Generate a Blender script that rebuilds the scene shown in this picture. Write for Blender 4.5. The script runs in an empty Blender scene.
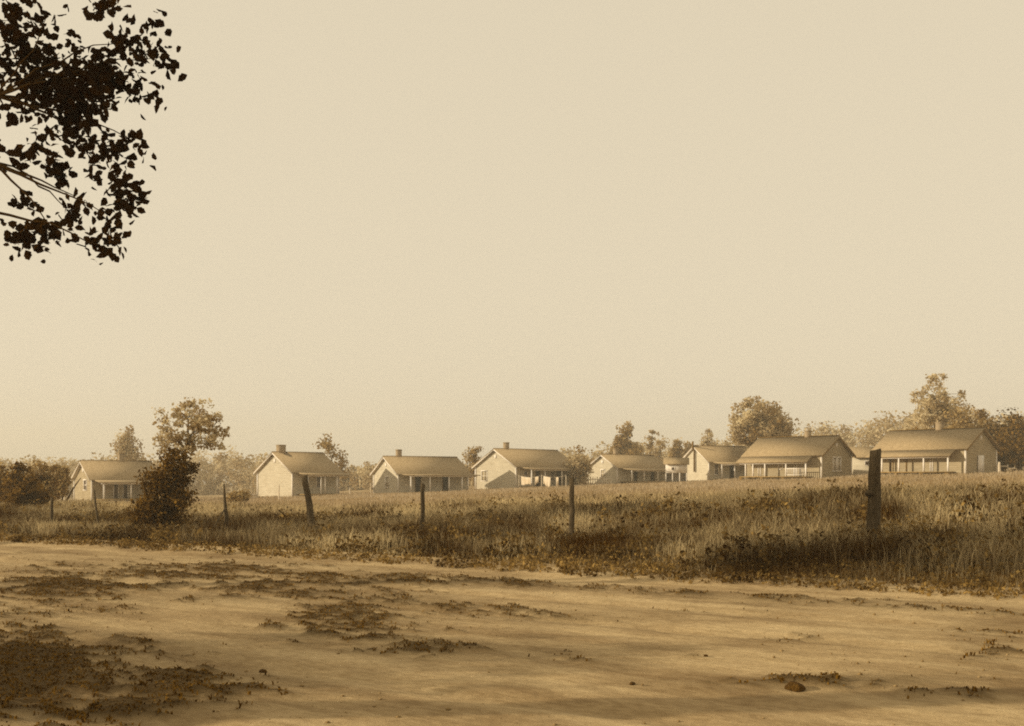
import bpy, bmesh, math, random
import numpy as np
from mathutils import Vector, Matrix, Euler

random.seed(11)
R = np.random.default_rng(11)
scene = bpy.context.scene
col = scene.collection

# ------------------------------------------------------------------ camera
F_PX, HOR, CAM_Z = 1100.0, 478.0, 1.6
cam = bpy.data.cameras.new('camera')
cam.sensor_width = 36.0
cam.lens = 36.0 * F_PX / 1024.0
cam.shift_y = (HOR - 363.0) / 1024.0
cam.clip_start = 0.05
cam.clip_end = 3000
cam_o = bpy.data.objects.new('camera', cam)
cam_o.location = (0, 0, CAM_Z)
cam_o.rotation_euler = (math.radians(90), 0, 0)
col.objects.link(cam_o)
scene.camera = cam_o

# ------------------------------------------------------------------ sky, sun
SUN_EL = math.radians(14.5)
SUN_AZ = math.atan2(-0.993, -0.115)          # from the left, a little beyond the houses
S = Vector((math.sin(SUN_AZ) * math.cos(SUN_EL), math.cos(SUN_AZ) * math.cos(SUN_EL), math.sin(SUN_EL)))
world = bpy.data.worlds.new('World')
scene.world = world
world.use_nodes = True
wn, wl = world.node_tree.nodes, world.node_tree.links
bg = wn['Background']
sky = wn.new('ShaderNodeTexSky')
sky.sky_type = 'NISHITA'
sky.sun_disc = False
sky.sun_elevation = SUN_EL
sky.sun_rotation = SUN_AZ
sky.dust_density = 3.0
bw = wn.new('ShaderNodeRGBToBW')
pw = wn.new('ShaderNodeMath'); pw.operation = 'POWER'; pw.inputs[1].default_value = 0.10
ml = wn.new('ShaderNodeMix'); ml.data_type = 'RGBA'; ml.blend_type = 'MULTIPLY'; ml.inputs[0].default_value = 1.0
ml.inputs[7].default_value = (7.1, 6.18, 4.56, 1)     # old toned print: the sky reads as one warm cream
wl.new(sky.outputs[0], bw.inputs[0]); wl.new(bw.outputs[0], pw.inputs[0])
wl.new(pw.outputs[0], ml.inputs[6]); wl.new(ml.outputs[2], bg.inputs[0])
bg.inputs[1].default_value = 0.10

sun = bpy.data.lights.new('sun', 'SUN')
sun.energy = 5.0
sun.angle = math.radians(0.6)
sun.color = (1.0, 0.86, 0.63)
sun_o = bpy.data.objects.new('sun', sun)
sun_o.rotation_euler = S.to_track_quat('Z', 'Y').to_euler()
sun_o.location = (-40, 20, 40)
col.objects.link(sun_o)

scene.view_settings.view_transform = 'Standard'
scene.view_settings.look = 'None'
scene.view_settings.exposure = 0.0
scene.view_settings.gamma = 1.0
scene.view_settings.use_curve_mapping = False
scene.render.engine = 'CYCLES'
scene.cycles.filter_width = 1.9
scene.cycles.use_denoising = False          # keep the grain
scene.cycles.max_bounces = 5
scene.cycles.diffuse_bounces = 3
scene.cycles.volume_bounces = 0
scene.cycles.transparent_max_bounces = 8
scene.cycles.caustics_reflective = False
scene.cycles.caustics_refractive = False

# ------------------------------------------------------------------ noise and terrain
def _hash(ix, iy, seed):
    h = (ix.astype(np.int64) * 374761393 + iy.astype(np.int64) * 668265263 + seed * 974634533) & 0xffffffff
    h = ((h ^ (h >> 13)) * 1274126177) & 0xffffffff
    return ((h ^ (h >> 16)) & 0xffff) / 65535.0

def vnoise(x, y, seed=0):
    x = np.asarray(x, float); y = np.asarray(y, float)
    ix, iy = np.floor(x), np.floor(y)
    fx, fy = x - ix, y - iy
    fx = fx * fx * (3 - 2 * fx); fy = fy * fy * (3 - 2 * fy)
    a = _hash(ix, iy, seed); b = _hash(ix + 1, iy, seed)
    c = _hash(ix, iy + 1, seed); d = _hash(ix + 1, iy + 1, seed)
    return (a * (1 - fx) + b * fx) * (1 - fy) + (c * (1 - fx) + d * fx) * fy

def fbm(x, y, seed=0, oct=4):
    s, a, t = 0.0, 0.5, 0.0
    for i in range(oct):
        s = s + a * vnoise(np.asarray(x) * 2 ** i, np.asarray(y) * 2 ** i, seed + i * 7); t += a; a *= 0.5
    return s / t - 0.5

def sstep(a, b, x):
    t = np.clip((np.asarray(x, float) - a) / (b - a), 0, 1)
    return t * t * (3 - 2 * t)

EP = np.array([6.3, 13.9]); ED = np.array([0.8287, -0.5597]); EN = np.array([0.5597, 0.8287])

def uv_of(x, y):
    dx, dy = np.asarray(x, float) - EP[0], np.asarray(y, float) - EP[1]
    return dx * ED[0] + dy * ED[1], dx * EN[0] + dy * EN[1]

def xy_of(u, v):
    return EP[0] + u * ED[0] + v * EN[0], EP[1] + u * ED[1] + v * EN[1]

def edge_v(u):                      # the ragged far edge of the road
    return 0.55 * fbm(u * 0.35, u * 0 + 3.3, 5, 3)

SITES = []
HOUSES = {  # near corner px, base y, distance, side of the gable in view, turn, length, depth, ridge height
    1: (91.9, 502.5, 105.0, 1, 38, 6.4, 5.5, 3.9), 2: (292.4, 497.3, 113.5, 1, 46, 5.9, 6.4, 4.6), 3: (398.3, 495.6, 118.5, 1, 34, 8.8, 5.8, 4.15), 4: (516, 489.4, 126.0, 1, 48, 11.0, 6.4, 4.6),
    5: (617.3, 484, 137.0, 1, 43, 9.7, 5.0, 3.6), 6: (709, 481.6, 134.0, 1, 24, 7.2, 6.0, 4.3), 7: (821.5, 479.8, 108.4, -1, 45, 8.7, 6.0, 4.3), 8: (965.6, 475.2, 100.5, -1, 49, 9.0, 6.0, 4.3)}
for q in HOUSES.values():
    X_ = (q[0] - 512) / F_PX * q[2]; c_, s_ = math.cos(math.radians(q[4])), math.sin(math.radians(q[4]))
    ex, ey = q[3] * c_, s_; bx, by = -q[3] * s_, c_
    SITES.append((X_ + ex * q[5] / 2 + bx * q[6] / 2, q[2] + ey * q[5] / 2 + by * q[6] / 2, CAM_Z - (q[1] - HOR) * q[2] / F_PX, 8.5))

def height(x, y):                   # ground level without the road
    x = np.asarray(x, float); y = np.asarray(y, float)
    u, v = uv_of(x, y)
    v = v - edge_v(u)
    xc = np.clip(x, -75, 60)
    field = 0.34 + 0.037 * xc + 0.30 * fbm(x * 0.06, y * 0.06, 2, 3) * sstep(6, 30, v)
    bank = np.maximum(field, 0.10) * (0.62 + 0.38 * sstep(3, 9, v)) + 0.30 * sstep(5, 11, v) * (1 - sstep(16, 42, v)) * sstep(-6, 6, x)
    w = sstep(20, 45, v)
    top = bank * (1 - w) + field * w
    top = top + 0.22 * fbm(x * 0.5, y * 0.5, 4, 3) * sstep(0.3, 3, v) * (1 - sstep(20, 40, v))
    for (sx_, sy_, sz_, sr_) in SITES:                 # the yards are levelled round the houses
        w = np.exp(-(((x - sx_) ** 2 + (y - sy_) ** 2) / sr_ ** 2) ** 2)
        top = top * (1 - w) + sz_ * w
    near = sstep(0.0, 2.6, v)
    far_side = sstep(17, 23, -v) * 0.25
    return top * near + far_side * (1 - near)

def hz(x, y):
    return float(height(np.array([x]), np.array([y]))[0])

# ------------------------------------------------------------------ materials
def sep(v):
    xs = [0.0, 0.03, 0.1, 0.22, 0.4, 0.55, 0.8]
    g = np.interp(v, xs, [0.42, 0.44, 0.49, 0.58, 0.70, 0.82, 0.94])
    b = np.interp(v, xs, [0.02, 0.03, 0.05, 0.13, 0.32, 0.58, 0.86])
    return (v, v * g, v * b, 1.0)

def new_mat(name):
    m = bpy.data.materials.new(name)
    m.use_nodes = True
    return m, m.node_tree.nodes, m.node_tree.links, m.node_tree.nodes['Principled BSDF']

def noise_mat(name, lo, hi, scale=4.0, stretch=(1, 1, 1), rough=0.9, bump=0.0, bscale=None, detail=5, coord='Object'):
    m, n, l, p = new_mat(name)
    p.inputs['Roughness'].default_value = rough
    p.inputs['Specular IOR Level'].default_value = 0.15
    tc = n.new('ShaderNodeTexCoord'); mp = n.new('ShaderNodeMapping'); mp.inputs['Scale'].default_value = stretch
    nz = n.new('ShaderNodeTexNoise'); nz.inputs['Scale'].default_value = scale; nz.inputs['Detail'].default_value = detail
    nz.inputs['Roughness'].default_value = 0.65
    cr = n.new('ShaderNodeValToRGB')
    cr.color_ramp.elements[0].position = 0.3; cr.color_ramp.elements[1].position = 0.72
    cr.color_ramp.elements[0].color = sep(lo); cr.color_ramp.elements[1].color = sep(hi)
    l.new(tc.outputs[coord], mp.inputs[0]); l.new(mp.outputs[0], nz.inputs[0])
    l.new(nz.outputs[0], cr.inputs[0]); l.new(cr.outputs[0], p.inputs['Base Color'])
    if bump:
        n2 = n.new('ShaderNodeTexNoise'); n2.inputs['Scale'].default_value = bscale or scale * 3; n2.inputs['Detail'].default_value = 6
        bp = n.new('ShaderNodeBump'); bp.inputs['Strength'].default_value = bump; bp.inputs['Distance'].default_value = 0.03
        l.new(mp.outputs[0], n2.inputs[0]); l.new(n2.outputs[0], bp.inputs['Height']); l.new(bp.outputs[0], p.inputs['Normal'])
    return m

def board_mat(name, lo, hi, pitch=0.14, axis='Z', bump=0.5):
    """painted or weathered boards: board lines as relief, streaks as wear"""
    m, n, l, p = new_mat(name)
    p.inputs['Roughness'].default_value = 0.85; p.inputs['Specular IOR Level'].default_value = 0.15
    tc = n.new('ShaderNodeTexCoord')
    mp = n.new('ShaderNodeMapping'); mp.inputs['Scale'].default_value = (1, 1, 6) if axis == 'Z' else (6, 6, 1)
    nz = n.new('ShaderNodeTexNoise'); nz.inputs['Scale'].default_value = 0.9; nz.inputs['Detail'].default_value = 6
    nz.inputs['Roughness'].default_value = 0.7
    cr = n.new('ShaderNodeValToRGB')
    cr.color_ramp.elements[0].position = 0.32; cr.color_ramp.elements[1].position = 0.66
    cr.color_ramp.elements[0].color = sep(lo); cr.color_ramp.elements[1].color = sep(hi)
    wv = n.new('ShaderNodeTexWave'); wv.wave_type = 'BANDS'; wv.bands_direction = axis; wv.wave_profile = 'SAW'
    wv.inputs['Scale'].default_value = 1.0 / pitch / 1.0 * 0.314
    bp = n.new('ShaderNodeBump'); bp.inputs['Strength'].default_value = bump; bp.inputs['Distance'].default_value = 0.02
    l.new(tc.outputs['Object'], mp.inputs[0]); l.new(mp.outputs[0], nz.inputs[0]); l.new(nz.outputs[0], cr.inputs[0])
    l.new(cr.outputs[0], p.inputs['Base Color']); l.new(tc.outputs['Object'], wv.inputs[0])
    n.remove(bp)
    jr = n.new('ShaderNodeValToRGB'); jr.color_ramp.elements[0].position = 0.0; jr.color_ramp.elements[0].color = (.72, .68, .62, 1)
    jr.color_ramp.elements[1].position = 0.3; jr.color_ramp.elements[1].color = (1, 1, 1, 1)
    jm = n.new('ShaderNodeMix'); jm.data_type = 'RGBA'; jm.blend_type = 'MULTIPLY'; jm.inputs[0].default_value = bump
    l.new(wv.outputs['Fac'], jr.inputs[0]); l.new(cr.outputs[0], jm.inputs[6]); l.new(jr.outputs[0], jm.inputs[7]); l.new(jm.outputs[2], p.inputs['Base Color'])
    return m

def leafc(v, pale=0.0):
    c = sep(v); return (c[0], c[1] * (0.91 + .13 * pale), c[2] * (0.60 + .55 * pale), 1)

def leaf_mat(name, lo, hi, trans=0.35, pale=0.0):
    """foliage or grass: tone differs from leaf to leaf and clump to clump"""
    m, n, l, p = new_mat(name)
    p.inputs['Roughness'].default_value = 0.7; p.inputs['Specular IOR Level'].default_value = 0.0
    at = n.new('ShaderNodeAttribute'); at.attribute_name = 'tone'
    cr = n.new('ShaderNodeValToRGB')
    cr.color_ramp.elements[0].color = leafc(lo, pale); cr.color_ramp.elements[1].color = leafc(hi, pale)
    l.new(at.outputs['Fac'], cr.inputs[0]); l.new(cr.outputs[0], p.inputs['Base Color'])
    tr = n.new('ShaderNodeBsdfTranslucent'); mx = n.new('ShaderNodeMixShader'); mx.inputs[0].default_value = trans
    l.new(cr.outputs[0], tr.inputs[0]); l.new(p.outputs[0], mx.inputs[1]); l.new(tr.outputs[0], mx.inputs[2])
    l.new(mx.outputs[0], n['Material Output'].inputs[0])
    return m

M = {}
M['wall'] = board_mat('whitewashed_boards', 0.45, 0.56, 0.22, bump=.5)
M['wall_grey'] = board_mat('weathered_boards', 0.34, 0.50, 0.22, bump=.8)
M['trim'] = noise_mat('white_trim', 0.66, 0.80, 3.0, (1, 1, 0.3))
M['roof'] = board_mat('wood_shingles', 0.27, 0.44, 0.25, 'Y', 0.5)
M['soffit'] = noise_mat('bare_timber', 0.16, 0.24, 4.0, (1, 4, 4))
M['porch'] = board_mat('porch_boards', 0.22, 0.34, 0.14, 'X')
M['brick'] = noise_mat('chimney_brick', 0.30, 0.42, 9.0, bump=0.5)
M['door'] = noise_mat('dark_plank_door', 0.07, 0.12, 4.0, (6, 6, 1))
M['pipe'] = noise_mat('rusty_pipe', 0.12, 0.2, 5.0)
def retint(m, lo, hi):
    e = next(q for q in m.node_tree.nodes if q.type == 'VALTORGB').color_ramp.elements
    e[0].color = (*lo, 1); e[1].color = (*hi, 1)
retint(M['wall'], (.43, .37, .265), (.58, .515, .39))
retint(M['wall_grey'], (.28, .22, .13), (.41, .335, .215))
retint(M['roof'], (.25, .18, .095), (.39, .29, .165))
retint(M['brick'], (.22, .16, .09), (.36, .27, .17))
M['pier'] = noise_mat('pier_brick', 0.16, 0.26, 8.0)
M['post'] = noise_mat('weathered_post', 0.05, 0.125, 7.0, (7, 7, 0.8), bump=1.0, bscale=9)
retint(M['post'], (.045, .031, .015), (.16, .115, .062))
M['stake'] = noise_mat('pale_stake', 0.5, 0.68, 4.0, (3, 3, 0.6))
M['bark'] = noise_mat('bark', 0.05, 0.12, 6.0, (4, 4, 0.8), bump=0.9)
M['cloth'] = noise_mat('white_cotton', 0.50, 0.62, 1.5)
M['clod'] = noise_mat('dark_earth', 0.05, 0.10, 14.0, bump=0.8)
M['leaf'] = leaf_mat('tree_leaves', 0.14, 0.52, 0.4)
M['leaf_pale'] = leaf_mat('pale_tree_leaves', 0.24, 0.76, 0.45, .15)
M['leaf_dark'] = leaf_mat('dark_leaves', 0.04, 0.27, 0.3)
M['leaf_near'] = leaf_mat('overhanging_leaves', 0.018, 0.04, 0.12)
M['grass'] = leaf_mat('tall_grass_blades', 0.06, 0.62, 0.4, .12)
M['weed'] = leaf_mat('weed_leaves', 0.04, 0.42, 0.3)
M['field'] = leaf_mat('dry_field_grass', 0.26, 0.54, 0.4, 0.8)
M['turf'] = leaf_mat('short_turf', 0.05, 0.24, 0.3)
gm, n, l, p = new_mat('window_glass')
p.inputs['Base Color'].default_value = sep(0.05); p.inputs['Roughness'].default_value = 0.12
M['glass'] = gm

# ------------------------------------------------------------------ object helpers
def tag(o, label=None, cat=None, group=None, kind=None):
    if label: o['label'] = label
    if cat: o['category'] = cat
    if group: o['group'] = group
    if kind: o['kind'] = kind
    return o

def empty(name, loc=(0, 0, 0), rz=0.0):
    o = bpy.data.objects.new(name, None)
    o.location = loc; o.rotation_euler = (0, 0, rz); o.empty_display_size = 0.3
    col.objects.link(o)
    return o

def np_obj(name, V, faces, mat, parent=None, tone=None, smooth=False):
    """faces: list of int arrays (n,3) / (n,4) / (n,k)"""
    V = np.asarray(V, np.float32)
    me = bpy.data.meshes.new(name)
    me.vertices.add(len(V)); me.vertices.foreach_set('co', V.ravel())
    faces = [np.asarray(f, np.int32) for f in faces if len(f)]
    loops = np.concatenate([f.ravel() for f in faces])
    tot = np.concatenate([np.full(len(f), f.shape[1], np.int32) for f in faces])
    start = np.concatenate([[0], np.cumsum(tot)[:-1]]).astype(np.int32)
    me.loops.add(len(loops)); me.loops.foreach_set('vertex_index', loops)
    me.polygons.add(len(tot)); me.polygons.foreach_set('loop_start', start)
    if smooth:
        me.polygons.foreach_set('use_smooth', np.ones(len(tot), bool))
    me.update(calc_edges=True)
    if tone is not None:
        a = me.attributes.new('tone', 'FLOAT', 'POINT'); a.data.foreach_set('value', np.asarray(tone, np.float32))
    me.materials.append(mat)
    o = bpy.data.objects.new(name, me)
    col.objects.link(o)
    if parent: o.parent = parent
    return o

class MB:
    """collects boxes, slabs and tubes for ONE mesh object"""
    def __init__(s): s.v = []; s.f3 = []; s.f4 = []; s.n = 0
    def add(s, V, f3=(), f4=()):
        V = np.asarray(V, float)
        s.v.append(V)
        if len(f3): s.f3.append(np.asarray(f3) + s.n)
        if len(f4): s.f4.append(np.asarray(f4) + s.n)
        s.n += len(V)
    def hexa(s, b, t):
        """b, t: four corners each, same winding"""
        s.add(list(b) + list(t), f4=[(3, 2, 1, 0), (4, 5, 6, 7), (0, 1, 5, 4), (1, 2, 6, 5), (2, 3, 7, 6), (3, 0, 4, 7)])
    def box(s, x0, x1, y0, y1, z0, z1):
        x0, x1 = min(x0, x1), max(x0, x1); y0, y1 = min(y0, y1), max(y0, y1)
        s.hexa([(x0, y0, z0), (x1, y0, z0), (x1, y1, z0), (x0, y1, z0)], [(x0, y0, z1), (x1, y0, z1), (x1, y1, z1), (x0, y1, z1)])
    def quad(s, *q): s.add(q, f4=[(0, 1, 2, 3)])
    def tri(s, *q): s.add(q, f3=[(0, 1, 2)])
    def tube(s, pts, rad, sides=7, rough=0.0, seed=0, cap=True):
        pts = np.asarray(pts, float); k = len(pts)
        rr = np.random.default_rng(seed)
        side = rr.random(sides)
        V = []
        for i in range(k):
            d = pts[min(i + 1, k - 1)] - pts[max(i - 1, 0)]
            d = d / (np.linalg.norm(d) + 1e-9)
            a = np.cross(d, (0.31, 0.95, 0.05)); a /= np.linalg.norm(a) + 1e-9
            b = np.cross(d, a)
            for j in range(sides):
                t = 2 * math.pi * j / sides
                r = rad[i] * (1 + rough * ((side[j] - 0.5) * 2.2 + (rr.random() - 0.5) * .7))
                V.append(pts[i] + r * (math.cos(t) * a + math.sin(t) * b))
        f4 = [(i * sides + j, i * sides + (j + 1) % sides, (i + 1) * sides + (j + 1) % sides, (i + 1) * sides + j) for i in range(k - 1) for j in range(sides)]
        f3 = []
        if cap:
            V.append(pts[-1]); c = len(V) - 1
            f3 += [(c, (k - 1) * sides + j, (k - 1) * sides + (j + 1) % sides) for j in range(sides)]
            V.append(pts[0]); c = len(V) - 1
            f3 += [(c, (j + 1) % sides, j) for j in range(sides)]
        s.add(V, f3, f4)
    def build(s, name, mat, parent=None, smooth=False):
        fs = []
        if s.f3: fs.append(np.concatenate(s.f3))
        if s.f4: fs.append(np.concatenate(s.f4))
        return np_obj(name, np.concatenate(s.v), fs, mat, parent, smooth=smooth)

def at(px, y, D):                    # a photograph pixel at a known distance -> a place
    return ((px - 512) / F_PX * D, D, CAM_Z - (y - HOR) * D / F_PX)

def project(x, y, z):
    y = np.maximum(y, 0.5)
    return 512 + F_PX * x / y, HOR - F_PX * (z - CAM_Z) / y

# ------------------------------------------------------------------ ground sheet
def axis(lo, hi, c, dmin, grow):
    a = [c]; d = dmin
    while a[-1] < hi: a.append(a[-1] + d); d *= grow
    b = [c]; d = dmin
    while b[-1] > lo: b.append(b[-1] - d); d *= grow
    return np.array(sorted(set(b[1:] + a)))
gx = axis(-600, 600, 0, 0.30, 1.022); gy = axis(-60, 640, 16, 0.25, 1.022)
GX, GY = np.meshgrid(gx, gy)
U, Vv = uv_of(GX, GY)
GZ = height(GX, GY) - 0.09 * (1 - sstep(0.35, 0.9, Vv - edge_v(U)))
V = np.stack([GX.ravel(), GY.ravel(), GZ.ravel()], 1)
nx, ny = len(gx), len(gy)
ii = (np.arange(ny - 1)[:, None] * nx + np.arange(nx - 1)[None, :]).ravel()
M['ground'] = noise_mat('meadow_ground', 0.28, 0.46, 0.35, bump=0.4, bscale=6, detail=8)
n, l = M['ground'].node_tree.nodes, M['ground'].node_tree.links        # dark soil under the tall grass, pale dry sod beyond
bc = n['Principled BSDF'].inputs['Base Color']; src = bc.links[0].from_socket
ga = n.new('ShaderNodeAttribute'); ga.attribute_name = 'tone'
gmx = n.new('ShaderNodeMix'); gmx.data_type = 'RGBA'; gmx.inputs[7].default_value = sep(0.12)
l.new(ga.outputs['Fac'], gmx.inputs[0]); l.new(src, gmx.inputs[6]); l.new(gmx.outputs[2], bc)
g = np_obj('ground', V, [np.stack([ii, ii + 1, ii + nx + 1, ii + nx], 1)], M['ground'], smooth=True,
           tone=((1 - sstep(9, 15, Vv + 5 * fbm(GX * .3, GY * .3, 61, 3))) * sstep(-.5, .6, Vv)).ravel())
tag(g, kind='structure')

# ------------------------------------------------------------------ dirt road
PATCHES = [  # turf, leaf litter or damp earth on the road, tree shade painted in lower left: px, y, half sizes, amount
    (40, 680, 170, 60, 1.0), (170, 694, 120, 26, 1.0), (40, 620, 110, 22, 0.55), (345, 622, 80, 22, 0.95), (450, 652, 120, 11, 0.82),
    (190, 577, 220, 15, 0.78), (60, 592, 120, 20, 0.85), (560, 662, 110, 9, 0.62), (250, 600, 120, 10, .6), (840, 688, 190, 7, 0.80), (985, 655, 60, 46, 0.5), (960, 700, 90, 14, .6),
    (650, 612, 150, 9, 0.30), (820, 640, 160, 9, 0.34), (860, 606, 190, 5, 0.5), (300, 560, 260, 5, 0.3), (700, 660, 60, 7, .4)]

def turf_shade_amount(x, y):
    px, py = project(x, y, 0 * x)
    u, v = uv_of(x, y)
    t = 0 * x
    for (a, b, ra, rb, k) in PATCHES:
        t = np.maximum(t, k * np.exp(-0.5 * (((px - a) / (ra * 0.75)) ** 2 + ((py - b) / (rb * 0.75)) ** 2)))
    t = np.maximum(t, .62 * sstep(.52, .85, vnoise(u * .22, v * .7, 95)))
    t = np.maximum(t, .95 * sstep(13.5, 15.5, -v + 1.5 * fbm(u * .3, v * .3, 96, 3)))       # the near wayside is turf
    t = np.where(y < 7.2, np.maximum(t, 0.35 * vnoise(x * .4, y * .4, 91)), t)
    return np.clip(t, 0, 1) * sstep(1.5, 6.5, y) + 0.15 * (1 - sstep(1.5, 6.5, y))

def clumps(u, v, t):                 # separate tufts and clods, about a hand to a forearm across
    k = 0.26 * vnoise(u * 1.6, v * 2.6, 41) + 0.34 * vnoise(u * 3.6, v * 8.0, 42) + 0.40 * vnoise(u * 10, v * 18, 43)
    return sstep(0.0, 0.22, 0.66 * t - k + 0.13)

def road_z(x, y):
    u, v = uv_of(x, y)
    ve = v - edge_v(u)
    w = 0.35 * fbm(u * .12, v * .2, 31, 2)
    rut = 0
    for c in (-3.0, -4.7, -8.6, -10.4):
        rut = rut - 0.045 * np.exp(-((ve - c + w * 1.5) / 0.22) ** 2)
    z = rut * .9 + 0.05 * fbm(u * 0.2, v * 0.5, 21, 2) + 0.030 * fbm(u * 1.3, v * 3.0, 22, 4) + 0.016 * fbm(u * 5, v * 9, 23, 3)
    t = turf_shade_amount(x, y)
    z = z + t * (0.02 + 0.035 * fbm(u * 3, v * 4.0, 24, 3)) + 0.035 * clumps(u, v, t) * (0.5 + vnoise(u * 9, v * 11, 25))
    return z + 0.03 + 0.10 * sstep(-0.5, 0.8, ve)

uu = axis(-60, 45, -6, 0.055, 1.010)
vv = axis(-26, 0.9, -6, 0.035, 1.010)
UU, VV = np.meshgrid(uu, vv)
VE = VV + edge_v(UU) * sstep(-2, 0, VV)
RX, RY = xy_of(UU, VE)
RZ = road_z(RX, RY)
tf = turf_shade_amount(RX, RY)
turf_shade_attr = np.clip(clumps(UU, VE, tf) * .62 + .62 * tf * (.35 + .9 * vnoise(UU * .8, VE * 1.7, 47)) + .10 * vnoise(UU * 2.5, VE * 7, 48) ** 2, 0, 1)  # clumps of turf plus a soft stain that paints shade into the lower left
nu, nv = len(uu), len(vv)
ii = (np.arange(nv - 1)[:, None] * nu + np.arange(nu - 1)[None, :]).ravel()
rm, n, l, p = new_mat('sandy_dirt')
p.inputs['Roughness'].default_value = 0.95; p.inputs['Specular IOR Level'].default_value = 0.1
tc = n.new('ShaderNodeTexCoord')
vr = n.new('ShaderNodeVectorRotate'); vr.rotation_type = 'Z_AXIS'; vr.inputs['Angle'].default_value = math.atan2(0.5597, 0.8287)
mp = n.new('ShaderNodeMapping'); mp.inputs['Scale'].default_value = (0.45, 1.0, 1.0)
l.new(tc.outputs['Object'], vr.inputs[0]); l.new(vr.outputs[0], mp.inputs[0])
n1 = n.new('ShaderNodeTexNoise'); n1.inputs['Scale'].default_value = 0.9; n1.inputs['Detail'].default_value = 9; n1.inputs['Roughness'].default_value = 0.68
c1 = n.new('ShaderNodeValToRGB'); e = c1.color_ramp.elements
e[0].position = 0.32; e[0].color = (.28, .183, .085, 1); e[1].position = 0.60; e[1].color = (.60, .45, .245, 1)
l.new(mp.outputs[0], n1.inputs[0]); l.new(n1.outputs[0], c1.inputs[0])
n3 = n.new('ShaderNodeTexNoise'); n3.inputs['Scale'].default_value = 22; n3.inputs['Detail'].default_value = 6
l.new(mp.outputs[0], n3.inputs[0])
c3 = n.new('ShaderNodeValToRGB'); c3.color_ramp.elements[0].position = 0.3; c3.color_ramp.elements[0].color = (.7, .66, .6, 1)
c3.color_ramp.elements[1].position = 0.6; c3.color_ramp.elements[1].color = (1, 1, 1, 1)
l.new(n3.outputs[0], c3.inputs[0])
m3 = n.new('ShaderNodeMix'); m3.data_type = 'RGBA'; m3.blend_type = 'MULTIPLY'; m3.inputs[0].default_value = 0.8
l.new(c1.outputs[0], m3.inputs[6]); l.new(c3.outputs[0], m3.inputs[7])
mp6 = n.new('ShaderNodeMapping'); mp6.inputs['Scale'].default_value = (0.07, 1.0, 1.0); l.new(vr.outputs[0], mp6.inputs[0])
n6 = n.new('ShaderNodeTexNoise'); n6.inputs['Scale'].default_value = 2.6; n6.inputs['Detail'].default_value = 7; n6.inputs['Roughness'].default_value = 0.7
l.new(mp6.outputs[0], n6.inputs[0])
c6 = n.new('ShaderNodeValToRGB'); c6.color_ramp.elements[0].position = 0.36; c6.color_ramp.elements[0].color = (.52, .46, .38, 1)
c6.color_ramp.elements[1].position = 0.55; c6.color_ramp.elements[1].color = (1, 1, 1, 1); l.new(n6.outputs[0], c6.inputs[0])
m6 = n.new('ShaderNodeMix'); m6.data_type = 'RGBA'; m6.blend_type = 'MULTIPLY'; m6.inputs[0].default_value = 0.42
l.new(m3.outputs[2], m6.inputs[6]); l.new(c6.outputs[0], m6.inputs[7])
at_ = n.new('ShaderNodeAttribute'); at_.attribute_name = 'tone'
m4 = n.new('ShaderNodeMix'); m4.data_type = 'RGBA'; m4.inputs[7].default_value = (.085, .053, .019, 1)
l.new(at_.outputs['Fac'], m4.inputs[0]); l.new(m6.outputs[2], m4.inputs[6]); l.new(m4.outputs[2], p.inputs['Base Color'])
bp = n.new('ShaderNodeBump'); bp.inputs['Strength'].default_value = 0.8; bp.inputs['Distance'].default_value = 0.03
n5 = n.new('ShaderNodeTexNoise'); n5.inputs['Scale'].default_value = 9; n5.inputs['Detail'].default_value = 12; n5.inputs['Roughness'].default_value = 0.75
l.new(tc.outputs['Object'], n5.inputs[0]); l.new(n5.outputs[0], bp.inputs['Height']); l.new(bp.outputs[0], p.inputs['Normal'])
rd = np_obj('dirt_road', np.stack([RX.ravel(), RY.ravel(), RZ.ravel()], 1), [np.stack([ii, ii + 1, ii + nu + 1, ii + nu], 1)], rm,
            tone=turf_shade_attr.ravel(), smooth=True)
tag(rd, kind='structure')

# ------------------------------------------------------------------ grass and weeds
def blades(name, X, Y, Z, H, W, tone, mat, lean=0.35, seed=0):
    r = np.random.default_rng(seed); N = len(X)
    az = r.random(N) * 2 * math.pi; la = r.random(N) * 2 * math.pi
    L = H * lean * (0.3 + r.random(N) * 1.2)
    sx, sy = np.cos(az) * W / 2, np.sin(az) * W / 2
    dx, dy = np.cos(la) * L, np.sin(la) * L
    P = np.zeros((N, 5, 3))
    P[:, 0] = np.stack([X - sx, Y - sy, Z - 0.02], 1); P[:, 1] = np.stack([X + sx, Y + sy, Z - 0.02], 1)
    mx, my = X + dx * 0.3, Y + dy * 0.3
    P[:, 2] = np.stack([mx + sx * .8, my + sy * .8, Z + H * 0.6], 1); P[:, 3] = np.stack([mx - sx * .8, my - sy * .8, Z + H * 0.6], 1)
    P[:, 4] = np.stack([X + dx, Y + dy, Z + H * (1 - 0.25 * r.random(N))], 1)
    b = np.arange(N)[:, None] * 5
    q = b + np.array([[0, 1, 2, 3]]); t = b + np.array([[3, 2, 4]])
    return np_obj(name, P.reshape(-1, 3), [q, t], mat, tone=np.repeat(tone, 5))

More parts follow.
